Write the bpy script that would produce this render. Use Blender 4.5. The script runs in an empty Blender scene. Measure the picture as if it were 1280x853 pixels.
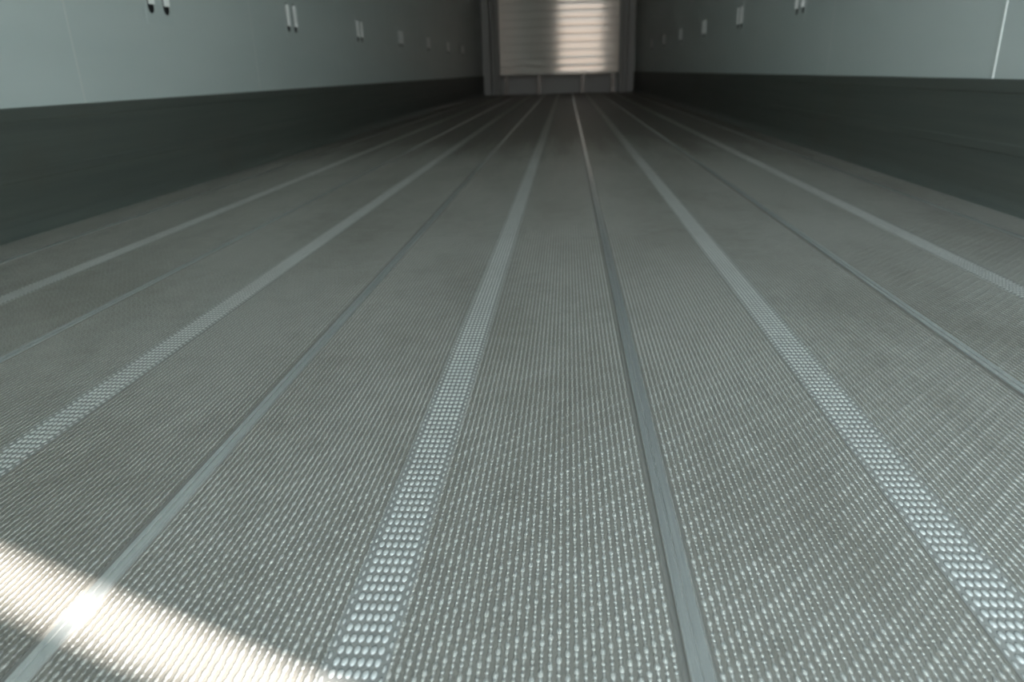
import bpy, bmesh, math, random
from mathutils import Matrix, Vector

C = bpy.context.scene.collection
S = bpy.context.scene
random.seed(4)

# ------------------------------------------------------------------ camera
SH = 0.2243                       # the trailer's centre line is x = 0
CAM = Vector((-0.0807 + SH, 0.0, 0.3540))
PITCH, YAW, ROLL = 0.35895, -0.08190, -0.02942
FPX = 897.18


def view_dir(a, b):
    """direction of the image point a right, b down (in focal lengths)"""
    cr, sr = math.cos(ROLL), math.sin(ROLL)
    u, v = a * cr + b * sr, -a * sr + b * cr
    cp, sp = math.cos(PITCH), math.sin(PITCH)
    y, z = cp - v * sp, -sp - v * cp
    cy, sy = math.cos(YAW), math.sin(YAW)
    return Vector((u * cy + y * sy, -u * sy + y * cy, z))


fwd = view_dir(0, 0)
right = view_dir(1, 0) - fwd
up = fwd - view_dir(0, 1)
cam_data = bpy.data.cameras.new('camera')
cam = bpy.data.objects.new('camera', cam_data)
C.objects.link(cam)
M = Matrix.Identity(4)
for i in range(3):
    M[i][0], M[i][1], M[i][2], M[i][3] = right[i], up[i], -fwd[i], CAM[i]
cam.matrix_world = M
cam_data.sensor_width = 36
cam_data.lens = FPX / 1280 * 36
cam_data.clip_start = 0.02
cam_data.clip_end = 300
cam_data.dof.use_dof = True
cam_data.dof.focus_distance = 0.69
cam_data.dof.aperture_fstop = 6.8
S.camera = cam

# ------------------------------------------------------------------ world, sun, exposure
S.view_settings.view_transform = 'Standard'
S.view_settings.look = 'None'
S.view_settings.gamma = 1
S.view_settings.use_curve_mapping = False
S.view_settings.exposure = 0.76
S.cycles.use_denoising = True
S.cycles.max_bounces = 14
S.cycles.diffuse_bounces = 8
S.cycles.glossy_bounces = 6

SUN_ELEV = math.radians(50)
sun_h = Vector((-1.0, 0.385, 0)).normalized()
sun_travel = sun_h * math.cos(SUN_ELEV) + Vector((0, 0, -math.sin(SUN_ELEV)))
sd = bpy.data.lights.new('sun', 'SUN')
sd.energy = 14.0
sd.angle = math.radians(0.6)
sd.color = (1.0, 0.975, 0.94)
sun = bpy.data.objects.new('sun', sd)
C.objects.link(sun)
sun.rotation_euler = sun_travel.to_track_quat('-Z', 'Y').to_euler()
sun.location = (6, -4, 9)

W = bpy.data.worlds.new('sky')
S.world = W
W.use_nodes = True
nt = W.node_tree
nt.nodes.clear()
geo = nt.nodes.new('ShaderNodeTexCoord')
sep = nt.nodes.new('ShaderNodeSeparateXYZ')
nt.links.new(geo.outputs['Generated'], sep.inputs[0])
ramp = nt.nodes.new('ShaderNodeValToRGB')
ramp.color_ramp.elements[0].position = 0.0
ramp.color_ramp.elements[0].color = (0.98, 0.77, 0.62, 1)
ramp.color_ramp.elements[1].position = 1.0
ramp.color_ramp.elements[1].color = (0.33, 0.50, 0.64, 1)
e = ramp.color_ramp.elements.new(0.18)
e.color = (0.74, 0.84, 0.86, 1)
nt.links.new(sep.outputs['Z'], ramp.inputs[0])
bg = nt.nodes.new('ShaderNodeBackground')
bg.inputs[1].default_value = 4.2
wo = nt.nodes.new('ShaderNodeOutputWorld')
nt.links.new(ramp.outputs[0], bg.inputs[0])
nt.links.new(bg.outputs[0], wo.inputs[0])

# ------------------------------------------------------------------ sizes (metres)
HW = 1.23            # half width between the wall faces
HC = 2.60            # ceiling
Y0, Y1 = -0.1405, 12.55  # rear opening, front wall
KH = 0.3036          # kick plate height
KT = 0.010           # kick plate thickness
SP = 0.4317          # floor plank pitch
SEAMS = [SH + k * SP for k in range(-3, 3)]
YB = 12.2            # front bulkhead

# portal: tells the renderer where the sky comes in
pd = bpy.data.lights.new('rear_opening_portal', 'AREA')
pd.shape = 'RECTANGLE'
pd.size, pd.size_y = 1.36, 2.6
pd.cycles.is_portal = True
po = bpy.data.objects.new('rear_opening_portal', pd)
C.objects.link(po)
po.location = (0.55, Y0 - 0.09, 1.3)
po.rotation_euler = (math.radians(90), 0, 0)   # faces +Y
po.rotation_euler = Vector((0, 1, 0)).to_track_quat('-Z', 'Z').to_euler()


# ------------------------------------------------------------------ material helpers
class G:
    """tiny expression builder over Math nodes"""
    def __init__(self, mat):
        self.t = mat.node_tree

    def m(self, op, *a, clamp=False):
        n = self.t.nodes.new('ShaderNodeMath')
        n.operation = op
        n.use_clamp = clamp
        for i, v in enumerate(a):
            if isinstance(v, (int, float)):
                n.inputs[i].default_value = v
            else:
                self.t.links.new(v, n.inputs[i])
        return n.outputs[0]

    def noise(self, vec, scale, detail=3, rough=0.55):
        n = self.t.nodes.new('ShaderNodeTexNoise')
        n.inputs['Scale'].default_value = scale
        n.inputs['Detail'].default_value = detail
        n.inputs['Roughness'].default_value = rough
        self.t.links.new(vec, n.inputs['Vector'])
        return n.outputs['Fac']

    def mix(self, fac, a, b):
        n = self.t.nodes.new('ShaderNodeMix')
        n.data_type = 'RGBA'
        for idx, v in ((0, fac), (6, a), (7, b)):
            if isinstance(v, (int, float, tuple)):
                n.inputs[idx].default_value = v
            else:
                self.t.links.new(v, n.inputs[idx])
        return n.outputs[2]

    def remap(self, v, a, b, c, d):
        n = self.t.nodes.new('ShaderNodeMapRange')
        n.inputs[1].default_value, n.inputs[2].default_value = a, b
        n.inputs[3].default_value, n.inputs[4].default_value = c, d
        self.t.links.new(v, n.inputs[0])
        return n.outputs[0]

    def coords(self):
        n = self.t.nodes.new('ShaderNodeTexCoord')
        s = self.t.nodes.new('ShaderNodeSeparateXYZ')
        self.t.links.new(n.outputs['Object'], s.inputs[0])
        return n.outputs['Object'], s.outputs[0], s.outputs[1], s.outputs[2]

    def stretch(self, vec, sx, sy, sz):
        n = self.t.nodes.new('ShaderNodeVectorMath')
        n.operation = 'MULTIPLY'
        self.t.links.new(vec, n.inputs[0])
        n.inputs[1].default_value = (sx, sy, sz)
        return n.outputs[0]

    def bump(self, h, dist, strength=1.0):
        n = self.t.nodes.new('ShaderNodeBump')
        n.inputs['Strength'].default_value = strength
        n.inputs['Distance'].default_value = dist
        self.t.links.new(h, n.inputs['Height'])
        return n.outputs[0]


def material(name, color, rough=0.5, metal=0.0, spec=0.5):
    m = bpy.data.materials.new(name)
    m.use_nodes = True
    b = m.node_tree.nodes['Principled BSDF']
    b.inputs['Base Color'].default_value = (*color, 1)
    b.inputs['Roughness'].default_value = rough
    b.inputs['Metallic'].default_value = metal
    b.inputs['Specular IOR Level'].default_value = spec
    m.diffuse_color = (*color, 1)
    return m, b, G(m)


def link(mat, out, sock):
    mat.node_tree.links.new(out, sock)


# white wall skin: very slightly mottled glass-fibre panel
M_wall, b, g = material('white_wall_skin', (0.66, 0.69, 0.66), 0.42)
v, x, y, z = g.coords()
n1 = g.noise(g.stretch(v, 1, 0.6, 2.5), 1.6, 4)
link(M_wall, g.mix(g.remap(n1, 0.3, 0.7, 0, 1), (0.555, 0.615, 0.605, 1), (0.605, 0.66, 0.65, 1)), b.inputs['Base Color'])
link(M_wall, g.bump(g.noise(v, 40, 2), 0.0004, 0.3), b.inputs['Normal'])

M_sealant, b, g = material('white_sealant', (0.66, 0.69, 0.67), 0.45)
M_white, b, g = material('white_plastic_bar', (0.92, 0.93, 0.92), 0.3)
M_hole, b, g = material('slot_shade_black', (0.006, 0.007, 0.009), 0.6)  # black colour standing in for the shade inside the wall slots

# dark grey kick plate, faint streaks along its length
M_kick, b, g = material('dark_grey_kick_plate', (0.09, 0.10, 0.09), 0.45, 0.0)
v, x, y, z = g.coords()
n1 = g.noise(g.stretch(v, 1, 0.35, 14), 3.0, 5)
n2 = g.noise(v, 2.2, 3)
c = g.mix(g.remap(n1, 0.35, 0.7, 0, 1), (0.080, 0.092, 0.082, 1), (0.102, 0.112, 0.099, 1))
c = g.mix(g.remap(n2, 0.55, 0.75, 0, 0.5), c, (0.085, 0.076, 0.06, 1))
link(M_kick, c, b.inputs['Base Color'])

M_alu, b, g = material('brushed_aluminium', (0.58, 0.59, 0.58), 0.27, 0.76)
v, x, y, z = g.coords()
n1 = g.noise(g.stretch(v, 400, 3, 1), 1.0, 4)
flank = g.m('GREATER_THAN', g.m('ABSOLUTE', g.m('SUBTRACT', x, 0.0029)), 0.0079)
groove = g.m('LESS_THAN', g.m('ABSOLUTE', g.m('SUBTRACT', x, 0.0020)), 0.0009)
c = g.mix(g.remap(n1, 0.3, 0.7, 0, 1), (0.62, 0.61, 0.585, 1), (0.74, 0.73, 0.70, 1))
c = g.mix(g.m('MULTIPLY', groove, 0.12), c, (0.32, 0.305, 0.28, 1))
link(M_alu, g.mix(flank, c, (0.22, 0.205, 0.18, 1)), b.inputs['Base Color'])
link(M_alu, g.remap(flank, 0, 1, 0.27, 0.6), b.inputs['Roughness'])
link(M_alu, g.remap(flank, 0, 1, 0.76, 0.25), b.inputs['Metallic'])

M_frame, b, g = material('grey_post_metal', (0.20, 0.21, 0.21), 0.45, 0.3)
M_front, b, g = material('grey_front_wall', (0.52, 0.55, 0.56), 0.5)
M_bulk, b, g = material('ribbed_white_aluminium', (0.76, 0.73, 0.69), 0.085, 0.08)
M_leg, b, g = material('leg_metal', (0.17, 0.165, 0.16), 0.4, 0.5)
M_gap, b, g = material('dark_joint_filler', (0.05, 0.05, 0.045), 0.7)

M_ground, b, g = material('sunlit_concrete_yard', (0.50, 0.44, 0.37), 0.9)
v, x, y, z = g.coords()
link(M_ground, g.mix(g.noise(v, 0.8, 6), (0.38, 0.375, 0.35, 1), (0.48, 0.47, 0.44, 1)), b.inputs['Base Color'])
M_door, b, g = material('white_door_skin', (0.66, 0.68, 0.66), 0.4)


# ---- embossed aluminium planks
def dome(g, fu, w, tv, l):
    """1 on the crest, 0 at the rim of an ellipse w x l"""
    a = g.m('POWER', g.m('DIVIDE', fu, w), 2.0)
    c = g.m('POWER', g.m('DIVIDE', tv, l), 2.0)
    return g.m('SUBTRACT', 1.0, g.m('ADD', a, c), clamp=True)


def far_stain_and_shade(g, v, y):
    """brown streaky soiling that starts about 3.7 m in, deepened to paint the far floor dimmer"""
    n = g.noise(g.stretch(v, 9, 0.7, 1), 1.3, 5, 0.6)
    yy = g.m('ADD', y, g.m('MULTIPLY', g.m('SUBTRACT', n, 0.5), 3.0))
    return g.m('MULTIPLY', g.remap(yy, 3.0, 4.2, 0, 1), 0.80)  # soiling strength also puts the far end's dimness into the colour


def dirt(g, v):
    n1 = g.noise(g.stretch(v, 1.0, 0.45, 1), 3.2, 6, 0.62)
    n2 = g.noise(v, 26, 4, 0.6)
    return g.m('ADD', g.m('MULTIPLY', n1, 0.7), g.m('MULTIPLY', n2, 0.3))


M_field, b, g = material('barley_embossed_aluminium', (0.5, 0.5, 0.48), 0.4, 0.48)
v, x, y, z = g.coords()
u = g.m('DIVIDE', x, 0.00564)
ci = g.m('FLOOR', u)
fu = g.m('SUBTRACT', g.m('FRACT', u), 0.5)
q = g.m('FRACT', g.m('SUBTRACT', g.m('DIVIDE', ci, 8.0), g.m('DIVIDE', y, 0.0456)))
cc = g.m('MULTIPLY', q, 8.0)          # position along one repeat, in cells, running towards the rear
wob = g.remap(g.noise(v, 190, 1), 0.3, 0.7, 0.88, 1.12)
fw_ = g.m('DIVIDE', fu, wob)


def bead(c0, l, w, hgt, p=0.7):
    tv = g.m('SUBTRACT', cc, c0)
    return g.m('MULTIPLY', g.m('POWER', dome(g, fw_, w, tv, l), p), hgt)


h = bead(0.95, 0.80, 0.36, 0.97)
for args in ((1.95, 0.62, 0.27, 0.85), (3.05, 0.42, 0.27, 0.85), (4.45, 0.72, 0.36, 0.97), (5.25, 0.55, 0.25, 0.8),
             (6.22, 0.43, 0.27, 0.86), (7.15, 0.43, 0.27, 0.86), (7.85, 0.45, 0.22, 0.7)):
    h = g.m('MAXIMUM', h, bead(*args))
ridge = g.m('SUBTRACT', 1.0, g.m('POWER', g.m('DIVIDE', fu, 0.20), 2.0), clamp=True)
h = g.m('MAXIMUM', h, g.m('MULTIPLY', g.m('POWER', ridge, 0.7), 0.48))
d = dirt(g, v)
grime = g.remap(d, 0.44, 0.62, 0, 1)
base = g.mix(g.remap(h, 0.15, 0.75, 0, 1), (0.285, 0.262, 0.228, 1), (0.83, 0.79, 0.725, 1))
base = g.mix(g.m('MULTIPLY', grime, 0.45), base, (0.20, 0.175, 0.14, 1))
base = g.mix(far_stain_and_shade(g, v, y), base, (0.16, 0.135, 0.11, 1))
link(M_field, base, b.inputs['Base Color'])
link(M_field, g.remap(h, 0.1, 0.85, 0.55, 0.20), b.inputs['Roughness'])
link(M_field, g.bump(h, 0.0015), b.inputs['Normal'])

M_tread, b, g = material('dotted_aluminium_strip', (0.6, 0.6, 0.6), 0.3, 0.5)
v, x, y, z = g.coords()
u = g.m('DIVIDE', x, 0.00545)
fu = g.m('SUBTRACT', g.m('FRACT', u), 0.5)
edge = g.m('GREATER_THAN', g.m('ABSOLUTE', u), 3.0)
row = g.m('ADD', g.m('DIVIDE', y, 0.0102), g.m('MULTIPLY', edge, 0.5))
ty = g.m('SUBTRACT', g.m('FRACT', row), 0.5)
d1 = g.m('MULTIPLY', dome(g, fu, 0.43, ty, 0.41), g.m('SUBTRACT', 1.0, edge))
d2 = g.m('MULTIPLY', dome(g, fu, 0.26, ty, 0.34), edge)
h = g.m('MAXIMUM', g.m('SQRT', d1), g.m('MULTIPLY', g.m('SQRT', d2), 0.7))
d = dirt(g, v)
grime = g.remap(d, 0.46, 0.66, 0, 1)
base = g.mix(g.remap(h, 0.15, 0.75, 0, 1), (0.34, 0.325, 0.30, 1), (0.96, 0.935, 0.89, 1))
base = g.mix(g.m('MULTIPLY', grime, 0.25), base, (0.24, 0.21, 0.17, 1))
base = g.mix(g.m('MULTIPLY', far_stain_and_shade(g, v, y), 0.6), base, (0.22, 0.19, 0.16, 1))
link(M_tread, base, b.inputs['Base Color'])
link(M_tread, g.remap(h, 0.1, 0.8, 0.55, 0.33), b.inputs['Roughness'])
link(M_tread, g.bump(h, 0.0016), b.inputs['Normal'])


# ------------------------------------------------------------------ mesh helpers
def box(bm, x0, x1, y0, y1, z0, z1):
    vs = [bm.verts.new(p) for p in ((x0, y0, z0), (x1, y0, z0), (x1, y1, z0), (x0, y1, z0),
                                    (x0, y0, z1), (x1, y0, z1), (x1, y1, z1), (x0, y1, z1))]
    for f in ((0, 3, 2, 1), (4, 5, 6, 7), (0, 1, 5, 4), (1, 2, 6, 5), (2, 3, 7, 6), (3, 0, 4, 7)):
        bm.faces.new([vs[i] for i in f])


def extrude_profile(bm, pts, axis, a, b, closed=True):
    """pts: 2D loop; axis 'y' -> pts are (x,z) swept along y; 'x' -> pts are (y,z); 'z' -> (x,y)"""
    def P(p, t):
        return {'y': (p[0], t, p[1]), 'x': (t, p[0], p[1]), 'z': (p[0], p[1], t)}[axis]
    A = [bm.verts.new(P(p, a)) for p in pts]
    B = [bm.verts.new(P(p, b)) for p in pts]
    n = len(pts)
    for i in range(n):
        j = (i + 1) % n
        bm.faces.new((A[i], A[j], B[j], B[i]))
    bm.faces.new(A[::-1])
    bm.faces.new(B)


def obj(name, bm, mat, parent=None, loc=(0, 0, 0), bevel=0.0, smooth=False):
    bmesh.ops.recalc_face_normals(bm, faces=bm.faces)
    me = bpy.data.meshes.new(name)
    bm.to_mesh(me)
    bm.free()
    me.materials.append(mat)
    o = bpy.data.objects.new(name, me)
    C.objects.link(o)
    o.location = loc
    if parent:
        o.parent = parent
    if bevel:
        md = o.modifiers.new('bevel', 'BEVEL')
        md.width = bevel
        md.segments = 2
        md.limit_method = 'ANGLE'
    if smooth:
        for p in me.polygons:
            p.use_smooth = True
    return o


def struct(o):
    o['kind'] = 'structure'
    return o


def thing(name, label, cat, loc=(0, 0, 0), group=None):
    o = bpy.data.objects.new(name, None)
    C.objects.link(o)
    o.location = loc
    o.empty_display_size = 0.1
    o['label'] = label
    o['category'] = cat
    if group:
        o['group'] = group
    return o


# ------------------------------------------------------------------ floor
bm = bmesh.new()
box(bm, -HW - 0.06, HW + 0.06, Y0 - 0.05, Y1 + 0.1, -0.14, -0.012)
floor = struct(obj('floor', bm, M_gap))

edges = [-HW] + SEAMS + [HW]
TW = 0.00545 * 4        # half width of a dotted strip
for i in range(len(edges) - 1):
    a, c = edges[i], edges[i + 1]
    xa = a + (0.0125 if i > 0 else 0.002)
    xc = c - (0.0105 if i < len(edges) - 2 else 0.002)
    bm = bmesh.new()
    box(bm, xa, xc, Y0 - 0.03, YB + 0.3, -0.0119, 0.0)
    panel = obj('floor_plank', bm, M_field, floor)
    if i not in (0, len(edges) - 2):
        cx = SEAMS[i - 1] + SP / 2
        bm = bmesh.new()
        box(bm, -TW, TW, Y0 - 0.03, YB + 0.3, -0.002, 0.0006)
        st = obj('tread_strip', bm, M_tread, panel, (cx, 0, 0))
        st['label'] = 'paler strip of round raised dots along the plank'

JP = [(-0.0105, -0.0119), (-0.0105, -0.0005), (-0.0090, 0.0002), (-0.0072, -0.0012), (-0.0060, -0.0012),
      (-0.0046, 0.0014), (-0.0036, 0.0020), (0.0008, 0.0020), (0.0014, 0.0013), (0.0026, 0.0013), (0.0032, 0.0021),
      (0.0092, 0.0021), (0.0104, 0.0012), (0.0112, -0.0002), (0.0125, -0.0004), (0.0125, -0.0119)]
for s in SEAMS:
    bm = bmesh.new()
    extrude_profile(bm, JP, 'y', Y0 - 0.03, YB + 0.3)
    jo = obj('joint_strip', bm, M_alu, floor, (s, 0, 0))
    jo['label'] = 'smooth grooved metal strip between two planks'

# ------------------------------------------------------------------ walls, kick plates, ceiling
for side, sg in (('left', -1), ('right', 1)):
    bm = bmesh.new()
    a, c = sorted((sg * HW, sg * (HW + 0.06)))
    box(bm, a, c, Y0, Y1 + 0.1, -0.02, HC + 0.06)
    wall = struct(obj('wall_' + side, bm, M_wall))
    for k in range(9):
        yy = (2.07 if side == 'left' else 2.04) + 1.258 * k
        bm = bmesh.new()
        pts = []
        w = 0.003 if (side, k) != ('right', 0) else 0.005
        hgt = 0.0006 if (side, k) != ('right', 0) else 0.0030
        for (dy, dx) in ((-w, 0.0003), (-w * .5, hgt), (w * .5, hgt), (w, 0.0003)):
            pts.append((sg * (HW - dx), yy + dy))
        pts = pts + [(sg * (HW + 0.002), yy + w), (sg * (HW + 0.002), yy - w)]
        extrude_profile(bm, pts, 'z', KH - 0.01, HC - 0.002)
        obj('sealant_joint', bm, M_sealant, wall, smooth=False)
    # kick plate with two creases, a rolled top lip and a cove at the floor
    bm = bmesh.new()
    prof = [(0.0, 0.0), (0.030, 0.0), (0.026, 0.004), (0.020, 0.012), (0.013, 0.028), (KT, 0.045),
            (KT, 0.128), (KT + 0.0015, 0.132), (KT + 0.0015, 0.152), (KT, 0.156), (KT, KH - 0.034),
            (KT + 0.002, KH - 0.030), (KT + 0.002, KH - 0.003), (KT, KH), (0.0, KH)]
    extrude_profile(bm, [(sg * (HW - px), pz) for px, pz in prof], 'y', Y0 - 0.02, Y1)
    struct(obj('baseboard_' + side, bm, M_kick))

bm = bmesh.new()
box(bm, -HW - 0.06, HW + 0.06, Y0, Y1 + 0.1, HC, HC + 0.06)
struct(obj('ceiling', bm, M_wall))
bm = bmesh.new()
box(bm, -HW, HW, Y1, Y1 + 0.06, -0.012, HC)
struct(obj('wall_front', bm, M_front))

# ------------------------------------------------------------------ rear portal: left door shut, right door swung open
bm = bmesh.new()
XO = -0.10            # free edge of the shut door
box(bm, -HW - 0.05, XO, Y0 - 0.10, Y0 - 0.035, 0.0, HC + 0.10)
struct(obj('door_1', bm, M_door, bevel=0.004))
bm = bmesh.new()
box(bm, -HW - 0.06, HW + 0.06, Y0 - 0.03, Y0, HC + 0.06, HC + 0.16)
struct(obj('trim_1', bm, M_frame))
bm = bmesh.new()
GAP = 0.081
ang = math.radians(12)
box(bm, 0.0, 0.065, -1.33, 0.0, 0.0, HC + 0.25)
d2 = struct(obj('door_2', bm, M_door, None, (HW + 0.005, Y0 - GAP, 0.0), bevel=0.004))
d2.rotation_euler = (0, 0, ang)

bm = bmesh.new()
box(bm, -60, 60, -60, 60, -0.30, -0.14)
struct(obj('ground', bm, M_ground))


# ------------------------------------------------------------------ slotted anchor rails on the side walls
def obround(cy, z0, z1, w, n=8):
    r = w / 2
    pts = [(cy + r * math.cos(math.pi + math.pi * i / n), z0 + r + r * math.sin(math.pi + math.pi * i / n)) for i in range(n + 1)]
    pts += [(cy + r * math.cos(math.pi * i / n), z1 - r + r * math.sin(math.pi * i / n)) for i in range(n + 1)]
    return pts


SLOT_W, SLOT_GAP = 0.038, 0.0975
SLOTS = [(0.568, 0.702)]


def rail_plate_mesh(sg):
    """thin vertical cover plate with obround holes"""
    bm = bmesh.new()
    z0, z1, hw = 0.535, 0.728, 0.085
    loops = [[(-hw, z0), (hw, z0), (hw, z1), (-hw, z1)]]
    for a, c in SLOTS:
        for q in (-0.5, 0.5):
            loops.append(obround(q * SLOT_GAP, a, c, SLOT_W))
    es = []
    for lp in loops:
        vs = [bm.verts.new((0.0, p[0], p[1])) for p in lp]
        es += [bm.edges.new((vs[i], vs[(i + 1) % len(vs)])) for i in range(len(vs))]
    r = bmesh.ops.triangle_fill(bm, edges=es, use_beauty=True, use_dissolve=False)
    fs = [f for f in bm.faces]
    ex = bmesh.ops.extrude_face_region(bm, geom=fs)
    for v in ex['geom']:
        if isinstance(v, bmesh.types.BMVert):
            v.co.x -= sg * 0.0009
    return bm


def make_rail(sg, label, group, loc):
    t = thing('anchor_rail', label, 'wall rail', loc, group)
    obj('cover_plate', rail_plate_mesh(sg), M_wall, t)
    for a, c in SLOTS:
        for q in (-0.5, 0.5):
            cy = q * SLOT_GAP
            bm = bmesh.new()
            vs = [bm.verts.new((-sg * 0.0001, p[0], p[1])) for p in obround(cy, a - 0.002, c + 0.002, SLOT_W + 0.004)]
            f = bm.faces.new(vs)
            ex = bmesh.ops.extrude_face_region(bm, geom=[f])
            for v in ex['geom']:
                if isinstance(v, bmesh.types.BMVert):
                    v.co.x -= sg * 0.0003
            ho = obj('slot_recess', bm, M_hole, t)  # flat black sheet painted as the slot's dark hollow
            ho['label'] = 'black bottom of the slot'
            bm = bmesh.new()
            extrude_profile(bm, [(-sg * 0.0005, cy - 0.0120), (-sg * 0.0030, cy - 0.0120), (-sg * 0.0100, cy + 0.0105),
                                 (-sg * 0.0100, cy + 0.0128), (-sg * 0.0005, cy + 0.0130)], 'z', a + 0.028, c - 0.008)
            bo = obj('slot_bar', bm, M_white, t, bevel=0.001)
            bo['label'] = 'white bar filling the slot'
    return t


def copy_rail(src, label, loc):
    r = src.copy()
    C.objects.link(r)
    r.location = loc
    r['label'] = label
    for ch in list(src.children):
        k = ch.copy()
        C.objects.link(k)
        k.parent = r
    return r


ORD = ['second', 'third', 'fourth', 'fifth', 'sixth', 'seventh', 'eighth']
proto = make_rail(-1, 'nearest pair of white slots with black lower ends, high on the left wall', 'slotted anchor rails on the left wall', (-HW, 2.57, 0))
for k in range(6):
    copy_rail(proto, '%s pair of white slots from the camera along the left wall' % ORD[k], (-HW, 2.57 + 1.262 * (k + 1), 0))
proto = make_rail(1, 'nearest pair of white slots with black ends seen on the right wall', 'slotted anchor rails on the right wall', (HW, 3.77, 0))
for k in range(5):
    copy_rail(proto, '%s pair of white slots from the camera along the right wall' % ORD[k], (HW, 3.77 + 1.255 * (k + 1), 0))

# ------------------------------------------------------------------ front bulkhead: ribbed panel on legs between two posts
BXL, BXR = -1.145 + SH, 0.730 + SH      # edges of the ribbed panel
PXL, PXR = -1.285 + SH, 0.868 + SH      # outer edges of the posts
ZB, ZT = 0.298, 1.93
bk = thing('front_bulkhead', 'ribbed pale metal bulkhead panel on short legs at the far end', 'bulkhead', (0, YB, 0))
# ribbed sheet: shallow hollow boards
bm = bmesh.new()
pitch = 0.1165
nb = int((ZT - ZB) / pitch)
prof = []
for k in range(nb):
    zz = ZB + k * pitch
    lean = 0.010 if k == 0 else 0.0
    for tt, yy in ((0.0, 0.0045), (0.045, 0.0045), (0.09, 0.0), (0.30, -0.0005), (0.5, -0.0006), (0.70, -0.0005), (0.91, 0.0), (0.955, 0.0045)):
        prof.append((yy, zz + tt * pitch))
prof.append((0.0045, ZB + nb * pitch))
prof += [(0.035, ZB + nb * pitch), (0.035, ZB)]
extrude_profile(bm, prof, 'x', BXL, BXR)
obj('ribbed_panel', bm, M_bulk, bk)
for xa, xb in ((PXL, BXL), (BXR, PXR)):
    bm = bmesh.new()
    w = xb - xa
    lp = [(xa, 0.06), (xa, -0.012), (xa + 0.012, -0.02), (xa + w * .45, -0.02), (xa + w * .5, -0.008), (xa + w * .55, -0.02), (xb - 0.012, -0.02), (xb, -0.012), (xb, 0.06)]
    extrude_profile(bm, lp, 'z', 0.0, ZT + 0.04)
    obj('side_post', bm, M_frame, bk)
for lx in (-1.055, -0.525, 0.165, 0.640):
    bm = bmesh.new()
    lx += SH
    box(bm, lx - 0.034, lx + 0.034, 0.008, 0.040, 0.004, ZB - 0.0005)
    box(bm, lx - 0.010, lx + 0.010, -0.004, 0.008, 0.004, ZB - 0.0005)
    box(bm, lx - 0.045, lx + 0.045, -0.006, 0.055, 0.0005, 0.006)
    obj('leg', bm, M_leg, bk)
bm = bmesh.new()
box(bm, BXL, BXR, 0.008, 0.034, ZB + nb * pitch + 0.0005, ZT + 0.03)
obj('top_rail', bm, M_frame, bk)
